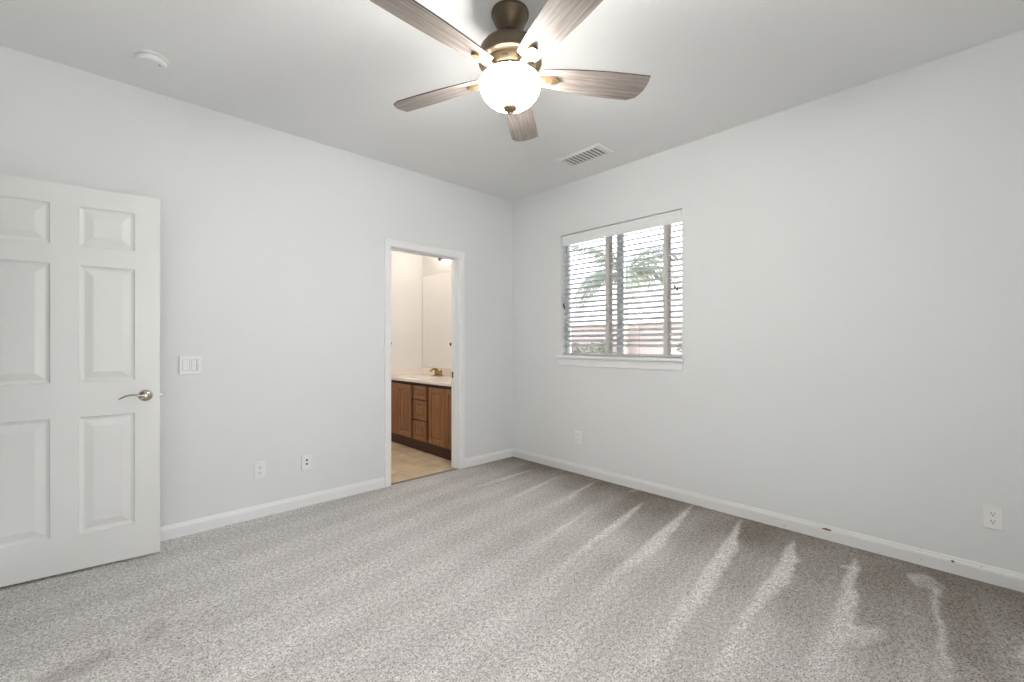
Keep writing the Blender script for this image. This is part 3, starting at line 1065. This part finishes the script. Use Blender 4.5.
for y0, y1 in ((4.790, 5.098), (4.475, 4.784), (3.803, 4.111), (3.590, 3.797)):
    obj('door', front(y0, y1, 0.131, 0.738, 0.050), M['oak'], va)
for z0, z1 in ((0.589, 0.738), (0.361, 0.573), (0.131, 0.344)):
    obj('drawer', front(4.163, 4.424, z0, z1, 0.030 if z1 - z0 < 0.16 else 0.036), M['oak'], va)
bm = bmesh.new()
lbox(bm, 2.660, 2.740, 5.106, VY1, 0.127, 0.747)
obj('filler_stile', bm, M['oak'], va)

# countertop with an integral oval basin
ct = thing('countertop', 'cream marble countertop with an oval sink basin on the oak vanity', 'countertop', (2.97, 4.41, 0.774))
sx, sy, srx, sry = 2.955, 4.700, 0.165, 0.225
bm = bmesh.new()
cz0, cz1 = 0.774, 0.802
cx0, cx1, cy0, cy1 = 2.650, VBK, VY0, VY1
o3 = Vector((2.97, 4.41, 0.774))
N = 48
yA, yB = sy - 0.30, sy + 0.30
ell, rect = [], []
for k in range(N):
    a = 2 * PI * k / N
    ell.append((sx + srx * math.cos(a), sy + sry * math.sin(a)))
    dx, dy = math.cos(a), math.sin(a)
    tx = ((cx1 - sx) / dx) if dx > 1e-6 else ((cx0 - sx) / dx) if dx < -1e-6 else 1e9
    ty = ((yB - sy) / dy) if dy > 1e-6 else ((yA - sy) / dy) if dy < -1e-6 else 1e9
    s_ = min(tx, ty)
    rect.append((sx + dx * s_, sy + dy * s_))
def vv(x, y, z):
    return bm.verts.new(Vector((x, y, z)) - o3)
E = [vv(x, y, cz1) for x, y in ell]
R_ = [vv(x, y, cz1) for x, y in rect]
E2 = [vv(sx + (x - sx) * 0.97, sy + (y - sy) * 0.97, cz1 - 0.006) for x, y in ell]
for k in range(N):
    k2 = (k + 1) % N
    bm.faces.new((E[k], E[k2], R_[k2], R_[k]))
    bm.faces.new((E[k], E[k2], E2[k2], E2[k]))
def cb(x0, x1, y0, y1, z0, z1, bev=0.0):
    box(bm, x0 - o3.x, x1 - o3.x, y0 - o3.y, y1 - o3.y, z0 - o3.z, z1 - o3.z, bev)
# corner fillers of the fan above are covered by a thin front strip and back strip; the rest is solid slab
for xc_, yc_ in ((cx0, yA), (cx1, yA), (cx1, yB), (cx0, yB)):
    near = sorted(range(N), key=lambda k: (rect[k][0] - xc_) ** 2 + (rect[k][1] - yc_) ** 2)
    # the two samples either side of the corner
    ks = [k for k in range(N) if True]
    for k in range(N):
        k2 = (k + 1) % N
        (xa, ya), (xb, yb) = rect[k], rect[k2]
        if (abs(xa - xc_) < 1e-6 and abs(yb - yc_) < 1e-6) or (abs(ya - yc_) < 1e-6 and abs(xb - xc_) < 1e-6):
            if (abs(xa - xb) > 1e-6 and abs(ya - yb) > 1e-6):
                bm.faces.new((R_[k], R_[k2], vv(xc_, yc_, cz1)))
cb(cx0, cx0 + 0.020, yA, yB, cz0, cz1 - 0.0008)
cb(cx0, cx1, cy0, yA, cz0, cz1, 0.0)
cb(cx0, cx1, yB, cy1, cz0, cz1, 0.0)
obj('slab', bm, M['counter'], ct)
bm = bmesh.new()
rows = []
for j in range(9):
    a = j / 8 * PI / 2
    f_ = math.cos(a) * 0.97 if j < 8 else 0.10
    zz = cz1 - 0.006 - 0.125 * math.sin(a)
    rows.append([vv2 for vv2 in [bm.verts.new(Vector((sx + srx * f_ * math.cos(2 * PI * k / N), sy + sry * f_ * math.sin(2 * PI * k / N), zz)) - o3) for k in range(N)]])
for p, q in zip(rows, rows[1:]):
    for k in range(N):
        bm.faces.new((p[k], p[(k + 1) % N], q[(k + 1) % N], q[k]))
bm.faces.new(rows[-1])
obj('sink_basin', bm, M['counter'], ct, True)

for x0_, x1_, y0_, y1_, lb in ((VBK - 0.020, VBK, cy0, cy1, 'cream marble backsplash strip under the mirror behind the faucet'),
                               (cx0 + 0.004, VBK - 0.0205, cy1 - 0.018, cy1, 'short cream marble backsplash strip on the end wall beside the sink')):
    bs = obj('backsplash', bx(x0_, x1_, y0_, y1_, cz1, 0.892, 0.003), M['counter'])
    tag(bs, lb, 'backsplash')

# faucet
fc = thing('bathroom_faucet', 'brass two-handle faucet behind the sink on the bathroom countertop', 'faucet', (3.180, 4.700, cz1))
bm = bmesh.new()
box(bm, -0.026, 0.026, -0.082, 0.082, 0.0, 0.014, 0.006)
obj('base', bm, M['brass'], fc)
bm = bmesh.new()
tube(bm, [(0.004, 0, 0.010), (0.002, 0, 0.050), (-0.012, 0, 0.080), (-0.040, 0, 0.096), (-0.075, 0, 0.094), (-0.105, 0, 0.078), (-0.118, 0, 0.060)], [0.017, 0.014, 0.0125, 0.012, 0.0115, 0.011, 0.0115], 16)
obj('spout', bm, M['brass'], fc, True, 50)
for s in (-1, 1):
    m = Matrix.Translation((0.0, 0.056 * s, 0.012))
    bm = lt([(0.020, 0.0), (0.020, 0.010), (0.014, 0.022), (0.012, 0.036), (0.017, 0.044), (0.018, 0.056), (0.012, 0.064), (0.0, 0.066)], 24, m)
    tube(bm, [(0.0, 0.056 * s, 0.068), (-0.012, 0.072 * s, 0.078), (-0.022, 0.092 * s, 0.082)], [0.007, 0.006, 0.005], 10)
    obj('handle', bm, M['brass'], fc, True, 45)

# mirror
mr = thing('wall_mirror', 'large frameless mirror above the bathroom vanity', 'mirror', (XR - 0.004, 4.42, 0.894))
bm = bmesh.new()
box(bm, -0.0060, -0.0002, YB + 0.02 - 4.42, 5.238 - 4.42, 0.0, 2.128 - 0.894, 0.002, 1)
obj('glass', bm, M['mirror'], mr)
for y in (-0.5, 0.0, 0.5):
    obj('clip', bx(-0.0085, 0.0, y - 0.012, y + 0.012, -0.004, 0.008, 0.001), M['plastic'], mr)

# robe hook on the far wall, seen in the mirror
rh = thing('robe_hook', 'small bronze robe hook reflected in the bathroom mirror', 'hook', (2.80, YF, 1.205))
obj('plate', lt([(0.024, 0.0), (0.024, 0.005), (0.018, 0.009), (0.0, 0.010)], 24, Matrix.Rotation(PI / 2, 4, 'X')), M['bronze_trim'], rh, True, 40)
bm = bmesh.new()
tube(bm, [(0, -0.008, 0), (0, -0.035, -0.004), (0, -0.052, 0.006), (0, -0.056, 0.022)], [0.007, 0.006, 0.006, 0.008], 12)
obj('prong', bm, M['bronze_trim'], rh, True)

# vanity light
vl = thing('vanity_light', 'bronze vanity light with glowing glass shades above the bathroom mirror', 'wall light', (XR - 0.004, 4.42, 2.295))
obj('backplate', bx(-0.018, 0.0, -0.085, 0.085, -0.055, 0.055, 0.008), M['bronze_trim'], vl)
bm = bmesh.new()
tube(bm, [(-0.014, 0, 0), (-0.095, 0, -0.010)], 0.010, 12)
tube(bm, [(-0.095, -0.30, -0.010), (-0.095, 0.30, -0.010)], 0.009, 12)
obj('arm', bm, M['bronze_trim'], vl, True, 40)
for dy in (-0.27, 0.0, 0.27):
    m = Matrix.Translation((-0.095, dy, 0))
    so = obj('socket', lt([(0.0, -0.038), (0.010, -0.034), (0.020, -0.020), (0.024, 0.0), (0.026, 0.012)], 24, m), M['bronze_trim'], vl, True, 40)
    prof = [(0.026, 0.010), (0.046, 0.030), (0.058, 0.062), (0.064, 0.100), (0.072, 0.128), (0.069, 0.128), (0.060, 0.100), (0.054, 0.064), (0.042, 0.034), (0.024, 0.016)]
    obj('shade', lt(prof, 32, m, False, False), M['shade'], vl, True)
    light('vanity_bulb', 'POINT', (XR - 0.20, 4.42 + dy, 2.46), 1.3, (1.0, 0.97, 0.94), shadow_soft_size=0.05)

# added lamp on the bathroom ceiling, out of view, to brighten the vanity
cl = thing('bathroom_fill_lamp', 'added round white lamp, unseen, on the bathroom ceiling', 'added light', (1.75, 4.40, H))
obj('base', lt([(0.16, 0.0), (0.16, -0.02), (0.15, -0.024), (0.0, -0.024)], 40), M['plastic'], cl, True, 35)
obj('diffuser', lt([(0.145, -0.024), (0.142, -0.045), (0.115, -0.072), (0.06, -0.088), (0.0, -0.092)], 40), mat('fill_lamp_diffuser', lin(250, 248, 244), 0.4, emit=(1.0, 0.97, 0.95, 1), estr=42), cl, True)

# ---------------------------------------------------------------- outdoors beyond the window
o = obj('ground', bx(XO, 60, -30, 60, -0.25, -0.15), M['ground'])
struct(o, 'dry ground outside the window', 'ground')
gw = thing('garden_wall', 'pinkish block garden wall seen low through the blind', 'garden wall', (12.8, 8.5, -0.15))
bm = bmesh.new()
box(bm, 0, 0.2, -9, 12, 0, 1.93)
for k in range(6):
    box(bm, -0.08, 0.28, -9 + 4.0 * k, -8.6 + 4.0 * k, 0, 2.02)
obj('blockwork', bm, M['stucco'], gw)
bm = bmesh.new()
box(bm, -0.04, 0.24, -9, 12, 1.93, 1.99, 0.01)
obj('coping', bm, M['cap'], gw)

def frond_mesh(length, droop, rnd):
    bm = bmesh.new()
    n = 26
    P = []
    for k in range(n + 1):
        u = k / n
        x = length * (u - 0.22 * droop * u ** 2.2)
        z = 0.62 * length * u * (1 - 0.35 * u) - droop * length * 0.95 * u ** 2.3
        P.append(Vector((x, 0, z)))
    tube(bm, P, [0.028 * (1 - 0.85 * k / n) + 0.003 for k in range(n + 1)], 6)
    for k in range(3, n + 1):
        u = k / n
        ln = length * 0.30 * math.sin(min(1, 0.25 + u * 0.9) * PI * 0.78) + 0.06
        d = (P[k] - P[k - 1]).normalized()
        for s in (-1, 1):
            for j in (0, 0.5):
                p = P[k - 1].lerp(P[k], j)
                tip = p + d * ln * 0.55 + Vector((0, s * ln * 0.62, -ln * rnd.uniform(0.40, 0.85)))
                mid = p.lerp(tip, 0.5) + Vector((0, s * 0.03, 0.08 * ln))
                w = d * 0.016
                nn = Vector((0, 0, 0.003))
                a, b_, c, d_, e = [bm.verts.new(q) for q in (p - w, p + w, mid + w, mid - w, tip)]
                bm.faces.new((a, b_, c, d_))
                bm.faces.new((d_, c, e))
    return bm

def palm(loc, hgt, nf, length, label, seed):
    rnd = random.Random(seed)
    r = thing('palm_tree', label, 'palm tree', loc)
    bm = bmesh.new()
    pts, rad = [], []
    for k in range(33):
        u = k / 32
        pts.append((0.10 * math.sin(u * 1.6), 0.06 * u, hgt * u))
        rad.append((0.17 - 0.05 * u) * (1.0 + (0.05 if k % 2 else 0.0)) + (0.06 if k == 0 else 0))
    tube(bm, pts, rad, 14)
    obj('trunk', bm, M['trunk'], r, True)
    top = Vector(pts[-1])
    ms = [frond_mesh(length * rnd.uniform(0.9, 1.1), dr, rnd) for dr in (0.35, 0.75, 1.05)]
    me = []
    for k, b in enumerate(ms):
        o = obj('frond', b, M['frond'], r)
        me.append(o.data)
        if k == 0:
            o0 = o
        else:
            bpy.data.objects.remove(o)
    for k in range(nf):
        if k == 0:
            o = o0
        else:
            o = o0.copy(); C.objects.link(o); o.parent = r
        lay = k % 3
        o.data = me[lay]
        o.location = top + Vector((0, 0, 0.05 * (2 - lay)))
        o.rotation_euler = (0, rnd.uniform(-0.25, 0.12) - (0.35 if lay == 0 else 0), 2 * PI * k / nf * 1.0 + rnd.uniform(-0.2, 0.2))
    return r
palm((12.25, 7.75, -0.16), 3.35, 17, 2.1, 'feathery palm tree with arching fronds outside the window', 5)

def shrub(loc, sx_, sz_, n, label, seed, grp='shrubs along the garden wall'):
    rnd = random.Random(seed)
    bm = bmesh.new()
    for k in range(9):
        a = 2 * PI * k / 9
        tube(bm, [(0, 0, 0), (0.35 * sx_ * math.cos(a), 0.35 * sx_ * math.sin(a), 0.55 * sz_)], [0.02, 0.008], 5)
    r = thing('garden_shrub', label, 'shrub', loc, 0, grp)
    obj('stem', bm, M['trunk'], r)
    bm = bmesh.new()
    for k in range(n):
        while True:
            p = Vector((rnd.uniform(-1, 1), rnd.uniform(-1, 1), rnd.uniform(-1, 1)))
            if 0.35 < p.length < 1:
                break
        p = Vector((p.x * sx_, p.y * sx_, (p.z * 0.5 + 0.55) * sz_))
        d = Vector((rnd.gauss(0, 1), rnd.gauss(0, 1), rnd.gauss(0.4, 0.8))).normalized()
        s = d.orthogonal().normalized() * 0.035
        ln = rnd.uniform(0.12, 0.22)
        vs = [bm.verts.new(q) for q in (p, p + d * ln * 0.5 + s, p + d * ln, p + d * ln * 0.5 - s)]
        bm.faces.new(vs)
    obj('foliage', bm, M['shrub'], r)
    return r
shrub((11.9, 10.0, -0.16), 0.75, 1.55, 900, 'dark leafy shrub against the garden wall, left of the palm', 11)
shrub((11.8, 8.45, -0.16), 0.60, 1.40, 700, 'dark leafy shrub against the garden wall, next to the palm', 12)
shrub((11.2, 4.75, -0.16), 0.60, 1.85, 800, 'dark leafy shrub against the garden wall, right of the palm', 13)
